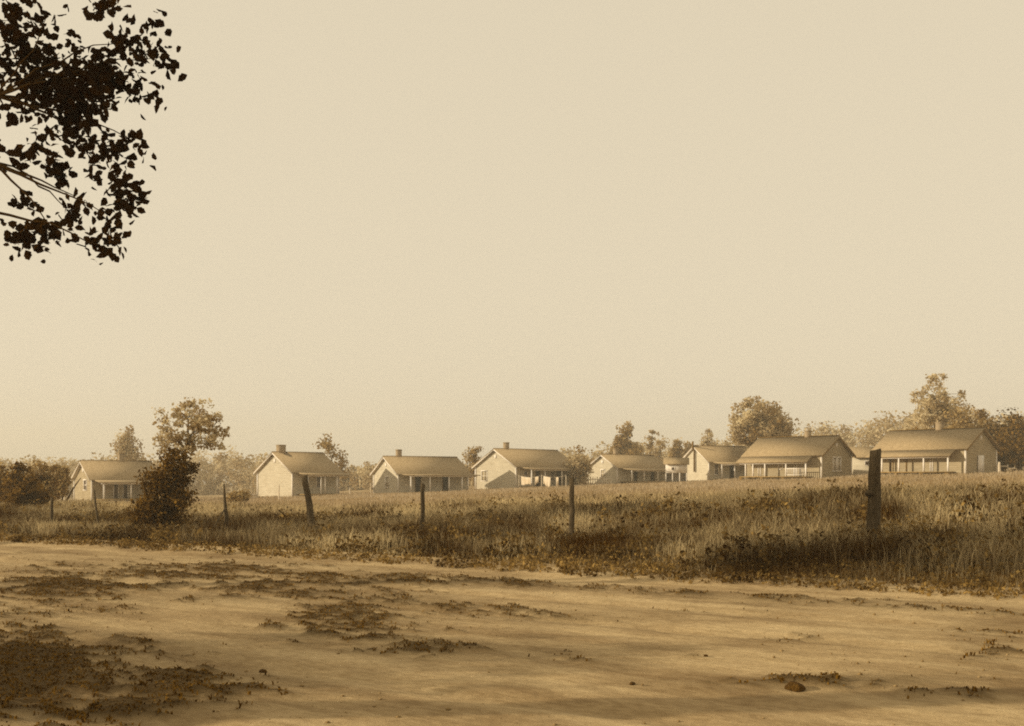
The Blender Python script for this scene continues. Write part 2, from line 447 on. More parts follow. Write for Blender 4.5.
def leaf_cards(C, size, r, up=0.0, lobed=False):
    """one small bent leaf per centre"""
    N = len(C)
    a = r.normal(size=(N, 3)); a /= np.linalg.norm(a, axis=1)[:, None]
    b = r.normal(size=(N, 3)); b[:, 2] += up; b -= (b * a).sum(1)[:, None] * a; b /= np.linalg.norm(b, axis=1)[:, None]
    c = np.cross(a, b)
    s = (size * (0.6 + 0.8 * r.random(N)))[:, None]
    if not lobed:
        P = np.stack([C - a * s * .5, C + b * s * .32 + c * s * .08, C + a * s * .5, C - b * s * .32 + c * s * .08], 1)
        return P.reshape(-1, 3), [np.arange(N)[:, None] * 4 + np.arange(4)[None, :]], 4
    prof = [(-.5, 0), (-.34, .20), (-.16, .36), (.0, .30), (.14, .33), (.30, .18), (.52, 0), (.30, -.18), (.14, -.33), (.0, -.30), (-.16, -.36), (-.34, -.20)]
    P = np.stack([C + a * s * u + b * s * v + c * s * abs(v) * .35 for u, v in prof], 1)
    base = np.arange(N)[:, None] * 12
    fs = [base + np.array([[0, 1, 2, 3, 4, 5, 6]]), base + np.array([[6, 7, 8, 9, 10, 11, 0]])]
    return P.reshape(-1, 3), fs, 12

def scatter_uv(n, u0, u1, v0, v1, seed, keep=900):
    r = np.random.default_rng(seed)
    u = u0 + (u1 - u0) * r.random(n); v = v0 + (v1 - v0) * r.random(n)
    x, y = xy_of(u, v + edge_v(u))
    px, _ = project(x, y, 0 * x)
    k = (y > 4) & (np.abs(px - 512) < keep)
    return x[k], y[k], u[k], v[k]

# tall grass between the road and the field
parts = []
for (n_, v0, v1, hlo, hhi, seed) in ((60000, 0.15, 3.0, .06, .22, 9), (90000, 1.6, 5.0, .18, .50, 1), (120000, 4.0, 10.5, .25, .58, 2), (60000, 10, 22, .22, .48, 3)):
    x, y, u, v = scatter_uv(n_, -62, 22, v0, v1, seed)
    cl = fbm(x * 0.45, y * 0.45, 51, 3) + 0.5
    r = np.random.default_rng(seed + 60)
    k = r.random(len(x)) < 0.35 + 1.1 * cl
    x, y, v, cl = x[k], y[k], v[k], cl[k]
    h = (hlo + (hhi - hlo) * r.random(len(x))) * (0.55 + 0.9 * cl)
    wd = np.clip(0.0011 * y * 0.6, 0.011, 0.034) * (0.7 + .6 * r.random(len(x)))
    tone = np.clip(0.26 + 2.0 * fbm(x * .7, y * .7, 52, 3) + 0.9 * (r.random(len(x)) - .5) ** 3 * 4 + 0.4 * sstep(6, 14, v), 0, 1)
    parts.append((x, y, height(x, y), h, wd, tone))
x, y, z, h, wd, tone = [np.concatenate(q) for q in zip(*parts)]
tag(blades('tall_grass', x, y, z, h, wd, tone, M['grass'], 0.4, 5), 'tall half dry grass filling the bank between road and fence posts', 'grass', kind='stuff')

# low broad leaved weeds along the road edge and among the grass
C, T, SZ = [], [], []
for (n_, v0, v1, hlo, hhi, seed, lv) in ((16000, 0.0, 3.4, .03, .16, 11, 9), (16000, 1.2, 9.5, .18, .46, 12, 18), (3600, 4, 12, .3, .68, 13, 26)):
    x, y, u, v = scatter_uv(n_, -62, 20, v0, v1, seed)
    r = np.random.default_rng(seed)
    cw = fbm(x * .9, y * .9, 53, 3); k = (r.random(len(x)) < 1.2 * sstep(-.04, .22, cw)) if seed > 11 else (r.random(len(x)) < .3 + 1.4 * (cw + .5))
    x, y = x[k], y[k]
    h = hlo + (hhi - hlo) * r.random(len(x)) ** 1.4
    z = np.maximum(height(x, y), road_z(x, y) * (uv_of(x, y)[1] - edge_v(uv_of(x, y)[0]) < .6))
    tn = np.clip((.22 if seed > 11 else .5) + 1.5 * fbm(x * 1.1, y * 1.1, 54, 3) + .5 * (r.random(len(x)) - .5), 0, 1)
    for i in range(lv):
        f_ = r.random(len(x)) ** 1.3
        sp = 0.05 + 0.16 * (1 - f_) * h
        C.append(np.stack([x + r.normal(size=len(x)) * sp, y + r.normal(size=len(x)) * sp, z + h * f_ + .01], 1))
        T.append(np.clip(0.62 * tn + 0.45 * r.random(len(x)) ** 2, 0, 1)); SZ.append(np.full(len(x), 0.055 if seed == 11 else .075) * (0.7 + .6 * r.random(len(x))))
C = np.concatenate(C); T = np.concatenate(T); SZ = np.concatenate(SZ)
P, fs, k = leaf_cards(C, SZ, np.random.default_rng(8), 0.6)
tag(np_obj('roadside_weeds', P, fs, M['weed'], tone=np.repeat(T, k)), 'low broad leaved weeds growing along the far edge of the road', 'weeds', kind='stuff')

# pale cropped field reaching up to the houses
x = R.uniform(-110, 110, 330000); y = 24 + 130 * R.random(330000) ** 1.25
px, _ = project(x, y, 0 * x)
u, v = uv_of(x, y)
k = (np.abs(px - 512) < 760) & (v > 13)
x, y = x[k], y[k]
cl = fbm(x * .12, y * .12, 55, 3) + .5
h = (0.10 + 0.22 * R.random(len(x))) * (0.5 + cl)
tone = np.clip(.15 + .7 * cl + .5 * (R.random(len(x)) - .5), 0, 1)
tag(blades('field_grass', x, y, height(x, y), h, np.clip(.0011 * y * .55, .02, .07), tone, M['field'], .5, 6),
    'pale dry grass of the open field in front of the houses', 'grass', kind='stuff')

# trodden turf on the road
x = R.uniform(-14, 12, 900000); y = 5 + 22 * R.random(900000) ** 1.3
u, v = uv_of(x, y)
t_ = turf_shade_amount(x, y)
k = (R.random(len(x)) < clumps(u, v, t_) ** 2 * .8) & (v < 0)
x, y = x[k], y[k]
h = 0.006 + 0.018 * R.random(len(x)) ** 2
tag(blades('road_turf', x, y, road_z(x, y), h, 0.010 + 0.010 * R.random(len(x)), R.random(len(x)), M['turf'], 2.2, 7),
    'short trodden turf patches scattered over the dirt road', 'grass', kind='stuff')

# loose gravel and crumbs of earth
N = 9000
x = R.uniform(-12, 11, N); y = 5.5 + 20 * R.random(N) ** 1.4
u, v = uv_of(x, y)
k = (v < -.1) & (R.random(N) < .15 + 1.5 * np.clip(vnoise(u * .5, v * 1.1, 71) - .35, 0, 1))
x, y = x[k], y[k]; N = len(x)
sz = 0.004 + 0.016 * R.random(N) ** 4; zc = road_z(x, y)
D6 = np.array([(1, 0, 0), (0, 1, 0), (-1, 0, 0), (0, -1, 0), (0, 0, .7), (0, 0, -.7)], float)
P = np.stack([x, y, zc + sz * .3], 1)[:, None, :] + D6[None] * sz[:, None, None] * (.6 + .8 * R.random((N, 6, 1)))
T8 = np.array([(0, 1, 4), (1, 2, 4), (2, 3, 4), (3, 0, 4), (1, 0, 5), (2, 1, 5), (3, 2, 5), (0, 3, 5)])
M['gravel'] = noise_mat('gravel', 0.12, 0.42, 3.0)
tag(np_obj('gravel', P.reshape(-1, 3), [(np.arange(N)[:, None, None] * 6 + T8[None]).reshape(-1, 3)], M['gravel']), 'fine gravel and crumbs of earth strewn over the road', 'gravel', kind='stuff')

# ------------------------------------------------------------------ trees
def make_tree(name, base, trunk_h, ells, n_clumps, per, leaf, label, cat='tree', group=None, mat='leaf', trunk_r=0.18, lean=(0, 0),
              clump_r=0.55, seed=1, lobed=False, stems=1, z_off=None):
    """base: (x, y); ells: crown volumes relative to the base (cx, cy, cz, rx, ry, rz)"""
    r = np.random.default_rng(seed)
    bx, by = base
    bz = hz(bx, by) if z_off is None else z_off
    root = empty(name, (bx, by, bz))
    tag(root, label, cat, group)
    vol = np.array([e[3] * e[4] * e[5] for e in ells]); pr = vol ** (.62 if not lobed else .27)
    if lobed: pr[0] *= 9; pr[1:3] *= 3
    pr /= pr.sum()
    pick = r.choice(len(ells), n_clumps, p=pr)
    E = np.array(ells)[pick]
    d = r.normal(size=(n_clumps, 3)); d /= np.linalg.norm(d, axis=1)[:, None]
    rad = r.random(n_clumps) ** 0.42
    cc = E[:, :3] + d * rad[:, None] * E[:, 3:]
    cc[:, 2] = np.maximum(cc[:, 2], 0.08)
    tb = MB()
    top = np.array([lean[0], lean[1], trunk_h])
    for s_ in range(stems):
        off = np.array([r.normal() * .12, r.normal() * .12, 0]) * (stems > 1)
        pts = [off + top * t + np.array([r.normal(), r.normal(), 0]) * trunk_r * .6 * (0 < t < 1) for t in (-.04, .25, .5, .75, 1)]
        if stems > 1: pts = [p_ + off * 3 * i / 4 for i, p_ in enumerate(pts)]
        tb.tube(pts, [trunk_r * q for q in (1.35, 1, .85, .7, .42)], 8, .12, seed + s_)
    def limb(a, b, r0, r1, sag, sides):        # a curved, slightly crooked, tapering limb
        a, b = np.asarray(a, float), np.asarray(b, float); ln = np.linalg.norm(b - a)
        m_ = (a + b) / 2 + np.array([0, 0, sag * ln]) + r.normal(size=3) * .05 * ln
        ts = np.linspace(0, 1, 8)
        pts = [(1 - t) ** 2 * a + 2 * t * (1 - t) * m_ + t * t * b + r.normal(size=3) * .012 * ln * (0 < t < 1) for t in ts]
        tb.tube(pts, [r0 + (r1 - r0) * t for t in ts], sides, .1, int(r.integers(1e6)), cap=False)
    nh = 9 if lobed else 5
    hubs = []
    cand = list(r.choice(n_clumps, min(nh, n_clumps), replace=False)) + (list(r.choice(np.where(pick >= 3)[0], 11, replace=False)) if lobed else [])
    for q in cand:
        a = top * (.55 + .43 * r.random()); hb_ = a + (cc[q] - a) * (.62 if not lobed or pick[q] < 3 else .82); hubs.append(hb_)
        vis = lobed and pick[q] >= 3
        limb(a, hb_, trunk_r * (.45 if not lobed else .16 if vis else .32), trunk_r * (.2 if not lobed else .02 if vis else .10), .10, 6)
    hubs.append(top); hubs = np.array(hubs)
    for q in r.choice(n_clumps, min(n_clumps, 60 if not lobed else 110), replace=False):
        hb_ = hubs[np.argmin(((hubs - cc[q]) ** 2).sum(1))]
        limb(hb_, cc[q], trunk_r * (.15 if not lobed else .05), trunk_r * (.04 if not lobed else .012), .08, 4)
    tb.build('trunk', M['bark'], root, smooth=True)
    rc = clump_r * (0.55 + .9 * r.random(n_clumps))
    idx = np.repeat(np.arange(n_clumps), per)
    C = cc[idx] + np.clip(r.normal(size=(len(idx), 3)), -1.5, 1.5) * rc[idx][:, None] * np.array([.55, .55, .42])
    keep = C[:, 2] > 0.02
    C, idx = C[keep], idx[keep]
    tn = r.random(n_clumps)
    P, fs, k = leaf_cards(C, np.full(len(C), leaf), r, .5, lobed)
    tone = np.clip(.8 * tn[idx] + .3 * r.random(len(idx)) - .05, 0, 1)
    np_obj('crown', P, fs, M[mat], root, tone=np.repeat(tone, k))
    return root

def photo_tree(name, px, ytop, ybot, wpx, D, label, shape='round', base_px=None, n=70, per=60, mat='leaf', group=None, seed=1, cat='tree', leaf=None, cl=1.0, tr=.16, stems=1, lower=None):
    """crown from ytop down to ybot, wpx wide, in the photograph, standing D metres away"""
    X = ((base_px or px) - 512) / F_PX * D
    z0 = hz(X, D)
    cx = (px - 512) / F_PX * D - X
    zt = CAM_Z - (ytop - HOR) * D / F_PX - z0; zb = max(0.1, CAM_Z - (ybot - HOR) * D / F_PX - z0)
    rx = wpx / 2 / F_PX * D; rz = (zt - zb) / 2; zc = (zt + zb) / 2
    r = np.random.default_rng(seed + 500)
    if shape == 'round':
        ells = [(cx, 0, zc, rx * .9, rx * .9, rz * .92), (cx - rx * .35, .1, zc - rz * .3, rx * .6, rx * .6, rz * .55), (cx + rx * .35, 0, zc - rz * .15, rx * .6, rx * .6, rz * .6)]
    elif shape == 'cone':
        ells = [(cx, 0, zb + rz * .5, rx * .95, rx * .95, rz * .5), (cx, 0, zb + rz * 1.1, rx * .6, rx * .6, rz * .5), (cx, 0, zb + rz * 1.6, rx * .28, rx * .28, rz * .42)]
    elif shape == 'loose':
        ells = [(cx + rx * a, r.uniform(-.3, .3) * rx, zb + 2 * rz * b, rx * c, rx * c, rz * d) for a, b, c, d in
                ((.34, .84, .40, .18), (.48, .66, .46, .22), (.75, .74, .18, .08), (-.55, .66, .2, .07), (.05, .62, .45, .22), (-.35, .56, .3, .12), (.2, .38, .62, .26), (-.4, .28, .48, .22), (.0, .14, .9, .14), (.62, .42, .3, .2), (-.72, .14, .3, .12))]
    elif shape == 'open':
        ells = [(cx + rx * r.uniform(-.7, .7), r.uniform(-.5, .5) * rx, zb + rz * 2 * (.12 + .8 * i / 6), rx * .42, rx * .42, rz * .2) for i in range(7)]
    elif shape == 'pine':
        ells = [(cx, 0, zt - rz * .5, rx, rx, rz * .32), (cx + rx * .3, 0, zt - rz * 1.0, rx * .5, rx * .5, rz * .15)]
    return make_tree(name, (X, D), zc + rz * (.25 if shape != 'pine' else .8), ells, n, int(per * .9), (leaf or max(.10, D * .0022)) * 1.05, label, cat, group, mat,
                     tr, (cx * .7, 0), cl * max(rx, rz) * .24, seed, stems=stems)

# the tree whose boughs hang into the top left corner, trunk beyond the left edge
ov = [(-.8, 1.6, 7.4, 3.2, 3.4, 2.3), (2.4, 2.6, 5.6, 1.2, 1.1, .9), (1.2, 3.6, 6.6, 1.3, 1.3, .9)]
OVD = 10.4                                     # boughs hanging into view: pixel, half size, metres of depth
for (a, b, ra, rb) in ((30, 20, 60, 18), (40, 60, 34, 22), (72, 88, 34, 18), (88, 70, 26, 16), (15, 45, 30, 24), (60, 115, 36, 16), (110, 25, 40, 14), (-50, 30, 60, 60), (45, 62, 32, 14), (92, 62, 34, 18), (100, 100, 44, 20), (60, 95, 30, 16), (128, 84, 22, 14), (132, 42, 20, 16), (148, 138, 12, 9), (120, 140, 30, 18), (75, 135, 30, 18), (30, 150, 34, 22), (20, 95, 30, 40), (108, 172, 14, 10),
                       (126, 198, 10, 8), (135, 186, 7, 10), (75, 198, 13, 9), (105, 226, 6, 8), (106, 246, 7, 9), (30, 236, 10, 6), (54, 232, 9, 6), (146, 96, 14, 9), (158, 58, 8, 8), (16, 205, 8, 12), (30, 242, 9, 6), (14, 240, 5, 3), (60, 238, 9, 6), (64, 205, 9, 8), (98, 210, 16, 4), (62, 175, 20, 9)):
    X_, Y_, Z_ = at(a, b, OVD + .4 * math.sin(a))
    k_ = OVD / F_PX
    ov.append((X_ + 9.0, Y_ - 6.6, Z_, ra * k_, max(ra, rb) * k_ * .9, rb * k_))
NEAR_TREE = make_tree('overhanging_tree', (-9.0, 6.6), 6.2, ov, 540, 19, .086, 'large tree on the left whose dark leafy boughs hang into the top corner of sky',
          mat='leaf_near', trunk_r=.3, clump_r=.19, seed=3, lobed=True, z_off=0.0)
# wayside trees left of the view; their shadows lie over the road and the bank
make_tree('wayside_tree', (-20.5, 14.2), 6.0, [(0, 0, 8.1, 3.0, 2.5, 1.4), (1.0, .6, 7.4, 2, 1.6, 1.0)], 125, 52, .22, 'taller wayside tree beyond the left edge of the view', mat='leaf_dark', trunk_r=.26, clump_r=.7, seed=4)
make_tree('wayside_tree', (-25.5, 24.5), 8, [(0, 0, 10.2, 3.0, 3.4, 1.9)], 110, 55, .24, 'tallest wayside tree beyond the left edge of the view', mat='leaf_dark', trunk_r=.32, clump_r=.7, seed=6)
make_tree('wayside_tree', (-14.2, 8.0), 2.4, [(0, 0, 2.6, 2.3, 1.7, 1.4)], 100, 40, .15, 'low spreading young tree at the near roadside, left of the camera', mat='leaf_dark', trunk_r=.12, clump_r=.5, seed=5)

photo_tree('bush', 164, 446, 535, 64, 29.0, 'dark bush growing at the fence line in front of the leftmost house', 'loose', None, 190, 46, 'leaf_dark', None, 7, 'bush', .085, 1.0, .045, 4)
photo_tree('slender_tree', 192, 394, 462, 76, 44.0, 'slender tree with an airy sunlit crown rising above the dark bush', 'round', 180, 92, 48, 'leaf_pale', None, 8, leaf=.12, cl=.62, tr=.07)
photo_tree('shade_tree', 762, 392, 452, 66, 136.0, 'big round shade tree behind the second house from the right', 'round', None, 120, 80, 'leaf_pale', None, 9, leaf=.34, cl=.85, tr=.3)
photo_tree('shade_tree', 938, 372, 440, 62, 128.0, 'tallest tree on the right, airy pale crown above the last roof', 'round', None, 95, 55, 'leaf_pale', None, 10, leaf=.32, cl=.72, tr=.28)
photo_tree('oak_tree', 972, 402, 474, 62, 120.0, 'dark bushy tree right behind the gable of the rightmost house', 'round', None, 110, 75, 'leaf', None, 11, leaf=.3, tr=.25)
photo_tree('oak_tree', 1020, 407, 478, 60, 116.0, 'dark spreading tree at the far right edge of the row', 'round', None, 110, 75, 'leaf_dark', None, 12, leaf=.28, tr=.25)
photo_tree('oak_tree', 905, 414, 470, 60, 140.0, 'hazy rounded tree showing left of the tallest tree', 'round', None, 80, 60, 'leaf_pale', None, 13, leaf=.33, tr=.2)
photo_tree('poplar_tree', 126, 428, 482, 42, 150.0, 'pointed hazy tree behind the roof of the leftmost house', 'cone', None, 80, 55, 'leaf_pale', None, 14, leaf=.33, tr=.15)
photo_tree('young_tree', 332, 438, 486, 27, 138.0, 'thin open tree at the right end of the steep roofed house', 'open', None, 34, 40, 'leaf', None, 15, leaf=.3, tr=.1)
photo_tree('young_tree', 467, 447, 490, 26, 150.0, 'spiky small tree between the third and fourth houses from left', 'open', None, 36, 40, 'leaf', None, 16, leaf=.32, tr=.1)
photo_tree('round_shrub', 578, 446, 489, 26, 131.0, 'rounded shrub at the right end of the middle house', 'round', None, 60, 60, 'leaf_pale', None, 17, 'shrub', leaf=.27, tr=.08, stems=3)
photo_tree('cedar_tree', 626, 422, 470, 44, 190.0, 'cone shaped tree behind the low roof right of the middle house', 'cone', None, 90, 60, 'leaf', None, 18, leaf=.42, tr=.18)
photo_tree('pine_tree', 651, 431, 455, 13, 225.0, 'left one of two thin pines on the skyline', 'open', None, 16, 26, 'leaf', None, 19, leaf=.45, tr=.12)
photo_tree('pine_tree', 660, 432, 458, 10, 228.0, 'right one of two thin pines on the skyline', 'open', None, 13, 24, 'leaf', None, 20, leaf=.45, tr=.11)
photo_tree('cedar_tree', 677, 434, 470, 13, 205.0, 'narrow dark cedar, left one of a close pair on the skyline', 'cone', None, 40, 45, 'leaf', None, 21, leaf=.4, tr=.12)
photo_tree('cedar_tree', 688, 437, 470, 12, 207.0, 'narrow dark cedar, right one of a close pair on the skyline', 'cone', None, 40, 45, 'leaf', None, 22, leaf=.4, tr=.12)
photo_tree('cedar_tree', 708, 430, 472, 28, 200.0, 'wide hazy cone shaped tree behind the house with the stovepipe', 'cone', None, 70, 50, 'leaf_pale', None, 23, leaf=.42, tr=.16)
for i, (px, yt, w, D, t) in enumerate([(18, 462, 34, 52, 'dark shrub at the left edge of the view'), (42, 458, 32, 60, 'tallest dark shrub left of the leftmost house'),
                                       (57, 463, 26, 66, 'shrub close to the left gable of the leftmost house'), (-8, 458, 36, 55, 'shrub just beyond the left edge of the view'),
                                       (30, 478, 40, 46, 'low shrub in front of the dark shrubs on the left')]):
    photo_tree('shrub', px, yt, 512, w, D, t, 'round', None, 70, 60, 'leaf_dark' if i in (0, 4) else 'leaf', None, 30 + i, 'shrub', leaf=.15, tr=.05, stems=3)
photo_tree('shrub', 240, 488, 506, 30, 62, 'small dark shrub in the field left of the steep roofed house', 'round', None, 30, 40, 'leaf', None, 40, 'shrub', leaf=.14, tr=.03, stems=3)
photo_tree('shrub', 1004, 436, 478, 22, 110, 'dark shrub right of the rightmost house gable', 'round', None, 60, 60, 'leaf_dark', None, 41, 'shrub', leaf=.22, tr=.05, stems=3)

# far woods that read as one mass
prof = [(-300, 455), (0, 463), (60, 464), (190, 459), (225, 455), (260, 460), (330, 468), (370, 473), (455, 466), (540, 460), (590, 452), (640, 447), (700, 446),
        (760, 442), (830, 428), (870, 421), (910, 415), (960, 414), (1024, 418), (1350, 425)]
cen, rad_ = [], []
for px in np.arange(-290, 1340, 4.6):
    D = 215 + 60 * R.random() + 15 * math.sin(px * .01)
    yt = np.interp(px, [q[0] for q in prof], [q[1] for q in prof]) + R.normal() * 3.0 - 3 * (R.random() < .18)
    X = (px - 512) / F_PX * D; z0 = hz(X, D)
    zt = CAM_Z - (yt - HOR) * D / F_PX
    hgt = max(zt - z0, 1.2); w = min(hgt * .45, 3.2) * (0.6 + .5 * R.random())
    for _ in range(16):
        f_ = R.random()
        cen.append((X + R.normal() * w * .6 * (1.1 - .6 * f_), D + R.normal() * w * .6, z0 + hgt * f_ * .95)); rad_.append(w * .36)
cen = np.array(cen); rad_ = np.array(rad_)
idx = np.repeat(np.arange(len(cen)), 34)
C = cen[idx] + np.clip(R.normal(size=(len(idx), 3)), -1.6, 1.6) * rad_[idx][:, None] * .8
tn = R.random(len(cen))
P, fs, k = leaf_cards(C, np.full(len(C), .62), R, .5)
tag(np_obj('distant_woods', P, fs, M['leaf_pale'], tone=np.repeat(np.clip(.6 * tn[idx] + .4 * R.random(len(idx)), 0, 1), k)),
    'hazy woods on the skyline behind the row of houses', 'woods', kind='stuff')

# ------------------------------------------------------------------ houses
class House:
    def __init__(s, name, px, y_base, D, side, th, L, W, hr):
        s.L, s.W, s.he, s.hr, s.sx = L, W, hr * .585, hr, side          # side +1: left gable seen; -1: right gable seen
        s.X = (px - 512) / F_PX * D; s.D = D
        s.z = CAM_Z - (y_base - HOR) * D / F_PX
        s.rz = side * math.radians(th)
        s.root = empty(name, (s.X, D, s.z), s.rz)
        c, n_ = math.cos(s.rz), math.sin(s.rz)
        s.e = np.array([c * side, n_ * side]); s.nf = np.array([n_, -c])
    def t(s, px, off=0.0):           # distance along the front (off: metres in front of the wall) seen at pixel px
        ts = np.linspace(-1, 16, 3000)
        x = s.X + s.nf[0] * off + s.e[0] * ts; y = s.D + s.nf[1] * off + s.e[1] * ts
        return float(ts[np.argmin(np.abs(512 + F_PX * x / y - px))])
    def w(s, px):                    # depth along the near gable seen at pixel px
        ts = np.linspace(-1, 10, 2000)
        x = s.X - s.nf[0] * ts; y = s.D - s.nf[1] * ts
        return float(ts[np.argmin(np.abs(512 + F_PX * x / y - px))])

def build_house(h, wall='wall', porch=(0.5, None), porch_d=1.9, posts=(), front=(), gable=(), chim=None, steps=None, drop=.42, gable_vent=True, rail=None, roof='roof', chim_h=.75, chim_w=.5, piers=True):
    L, W, he, hr, sx, root = h.L, h.W, h.he, h.hr, h.sx, h.root
    FL = .36
    m = MB()
    def grid(A, Bv, lo, hi, zlo, zhi, ops):
        us = sorted({lo, hi, *[o[0] for o in ops], *[o[1] for o in ops]}); zs = sorted({zlo, zhi, *[o[2] for o in ops], *[o[3] for o in ops]})
        for a, b in zip(us[:-1], us[1:]):
            for c, d in zip(zs[:-1], zs[1:]):
                if any(o[0] - 1e-6 <= a and b <= o[1] + 1e-6 and o[2] - 1e-6 <= c and d <= o[3] + 1e-6 for o in ops): continue
                m.quad(*[(A[0] + Bv[0] * q, A[1] + Bv[1] * q, zz) for q, zz in ((a, c), (b, c), (b, d), (a, d))])
    grid((0, 0), (sx, 0), 0, L, 0, he, front)
    grid((0, 0), (0, 1), 0, W, 0, he, gable)
    grid((0, W), (sx, 0), 0, L, 0, he, [])
    grid((sx * L, 0), (0, 1), 0, W, 0, he, [])
    for xx in (0, sx * L):
        m.tri((xx, 0, he), (xx, W, he), (xx, W / 2, hr - .05))
    # corner boards keep their own relief
    wl_ = m.build('wall', M[wall], root)
    for xx, yy in ((0, 0), (0, W), (sx * L, 0), (sx * L, W)):
        c = MB(); c.box(xx - .07, xx + .07, yy - .07, yy + .07, 0, he - .02)
        c.build('corner_board', M['trim'], root)
    fl = MB(); fl.box(sx * .02, sx * (L - .02), .02, W - .02, FL - .12, FL - .01); fl.build('floor', M['soffit'], root)
    # openings
    def fit(op, plane):
        a, b, z0, z1, kind = op
        fw = .09
        def put(mb, u0, u1, d0, d1, za, zb):
            if plane == 'front': mb.box(sx * u0, sx * u1, d0, d1, za, zb)
            else: mb.box(sx * d0, sx * d1, u0, u1, za, zb)
        fr = MB()
        put(fr, a - fw, a, -.035, .12, z0, z1); put(fr, b, b + fw, -.035, .12, z0, z1)
        put(fr, a - fw - .03, b + fw + .03, -.045, .12, z1, z1 + .12)
        if kind in ('window', 'shutter', 'blind'):
            w_ = MB(); put(w_, a, b, .05, .07, z0, z1)
            put(fr, a - fw - .04, b + fw + .04, -.07, .12, z0 - .08, z0)
            put(fr, (a + b) / 2 - .02, (a + b) / 2 + .02, .02, .045, z0, z1); put(fr, a, b, .018, .047, (z0 + z1) / 2 - .03, (z0 + z1) / 2 + .03)
            wr = fr.build('window', M['trim'], root)
            w_.build('pane', M['glass'] if kind == 'window' else M['wall_grey'], wr)
            if kind == 'shutter':
                for (ua, ub) in ((a - fw - .5, a - fw - .02), (b + fw + .02, b + fw + .5)):
                    sh = MB(); put(sh, ua, ub, -.05, -.02, z0, z1); sh.build('shutter', M['wall_grey'], wr)
        else:
            d_ = MB()
            if kind == 'open':                # leaf swung inward against the dark room
                put(d_, a + .01, a + .05, .14, .14 + (b - a) * .95, z0, z1 - .02)
            else:
                put(d_, a, b, .05, .09, z0, z1)
            dr = fr.build('door', M['soffit' if kind == 'open' else 'trim'], root)
            d_.build('door_leaf', M['trim' if kind == 'pale' else 'door'], dr)
    for op in front: fit(op, 'front')
    for op in gable: fit(op, 'gable')
    if gable_vent:
        v_ = MB(); v_.box(-sx * .03, sx * .04, W / 2 - .18, W / 2 + .18, hr - 1.0, hr - .62)
        v_.build('gable_vent', M['trim'], root)
    # roof
    th, ov_, og = .09, .38, .34
    sl = (hr - he) / (W / 2)
    x0, x1 = -sx * og, sx * (L + og)
    r_ = MB()
    for sg in (0, 1):
        y0 = -ov_ if not sg else W + ov_
        z0 = he - ov_ * sl + .06; zr = hr + .06
        r_.hexa([(x0, y0, z0), (x1, y0, z0), (x1, W / 2, zr), (x0, W / 2, zr)], [(x0, y0, z0 + th), (x1, y0, z0 + th), (x1, W / 2, zr + th), (x0, W / 2, zr + th)])
    rf = r_.build('roof', M[roof], root)
    #                                 barge boards under the gable edges and a ridge board
    for xx in (x0 + sx * .04, x1 - sx * .04):
        for y0 in (-ov_, W + ov_):
            z0 = he - ov_ * sl + .055; zr = hr + .055
            bb = MB(); bb.hexa([(xx - .025, y0, z0 - .14), (xx + .025, y0, z0 - .14), (xx + .025, W / 2, zr - .14), (xx - .025, W / 2, zr - .14)],
                    [(xx - .025, y0, z0), (xx + .025, y0, z0), (xx + .025, W / 2, zr), (xx - .025, W / 2, zr)])
            bb.build('barge_board', M['soffit' if sx < 0 else 'trim'], rf)  # right-gable houses get dark timber: shade under the rake put into the colour
    rb = MB(); rb.box(x0, x1, W / 2 - .1, W / 2 + .1, hr + .155, hr + .2); rb.build('ridge_board', M['soffit'], rf)
    if chim is not None:
        ch = MB(); q = chim_w
        ch.box(sx * chim - q / 2, sx * chim + q / 2, W / 2 - q / 2 + .1, W / 2 + q / 2 + .1, hr - .5, hr + .06 + chim_h)
        ch.box(sx * chim - q / 2 - .03, sx * chim + q / 2 + .03, W / 2 - q / 2 + .07, W / 2 + q / 2 + .13, hr + .06 + chim_h, hr + .16 + chim_h)
        ch.build('chimney', M['brick'], rf)
    # porch
    if porch:
        p0, p1 = porch; p1 = L if p1 is None else p1
        a, b = sx * (p0 - .2), sx * (p1 + .3)
        pd = porch_d
        zt_, zb_ = he + .01, he - drop
        pr_ = MB()
        y0 = -ov_ + .03; zt_ = he - ov_ * sl + .03
        pr_.hexa([(a, -pd - .3, zb_), (b, -pd - .3, zb_), (b, y0, zt_), (a, y0, zt_)], [(a, -pd - .3, zb_ + .08), (b, -pd - .3, zb_ + .08), (b, y0, zt_ + .085), (a, y0, zt_ + .085)])
        pr_.build('porch_roof', M[roof], root)
        be = MB(); be.box(sx * p0, sx * p1, -pd - .06, -pd + .06, zb_ - .12, zb_ + .035); be.build('porch_beam', M['trim'], root)
        pf = MB(); pf.box(sx * p0, sx * p1, -pd - .1, -.03, FL - .12, FL - .02); pf.build('porch_floor', M['porch'], root)
        if piers:
            for k in range(4):
                t_ = p0 + .2 + (p1 - p0 - .4) * k / 3
                pp = MB(); pp.box(sx * t_ - .17, sx * t_ + .17, -pd - .05, -pd + .25, -.5, FL - .125); pp.build('pier', M['pier'], root)
        for t_ in posts:
            t_ = min(max(t_, p0 + .06), p1 - .06)
            po = MB(); po.box(sx * t_ - .065, sx * t_ + .065, -pd - .05, -pd + .05, FL - .02, zb_ - .12); po.build('porch_post', M['trim'], root)
        if steps is not None:
            st = MB()
            for k in range(2): st.box(sx * steps - .6, sx * steps + .6, -pd - .4 - .3 * k, -pd - .1 - .3 * k, -.3, FL - .17 - .16 * k)
            st.build('steps', M['porch'], root)
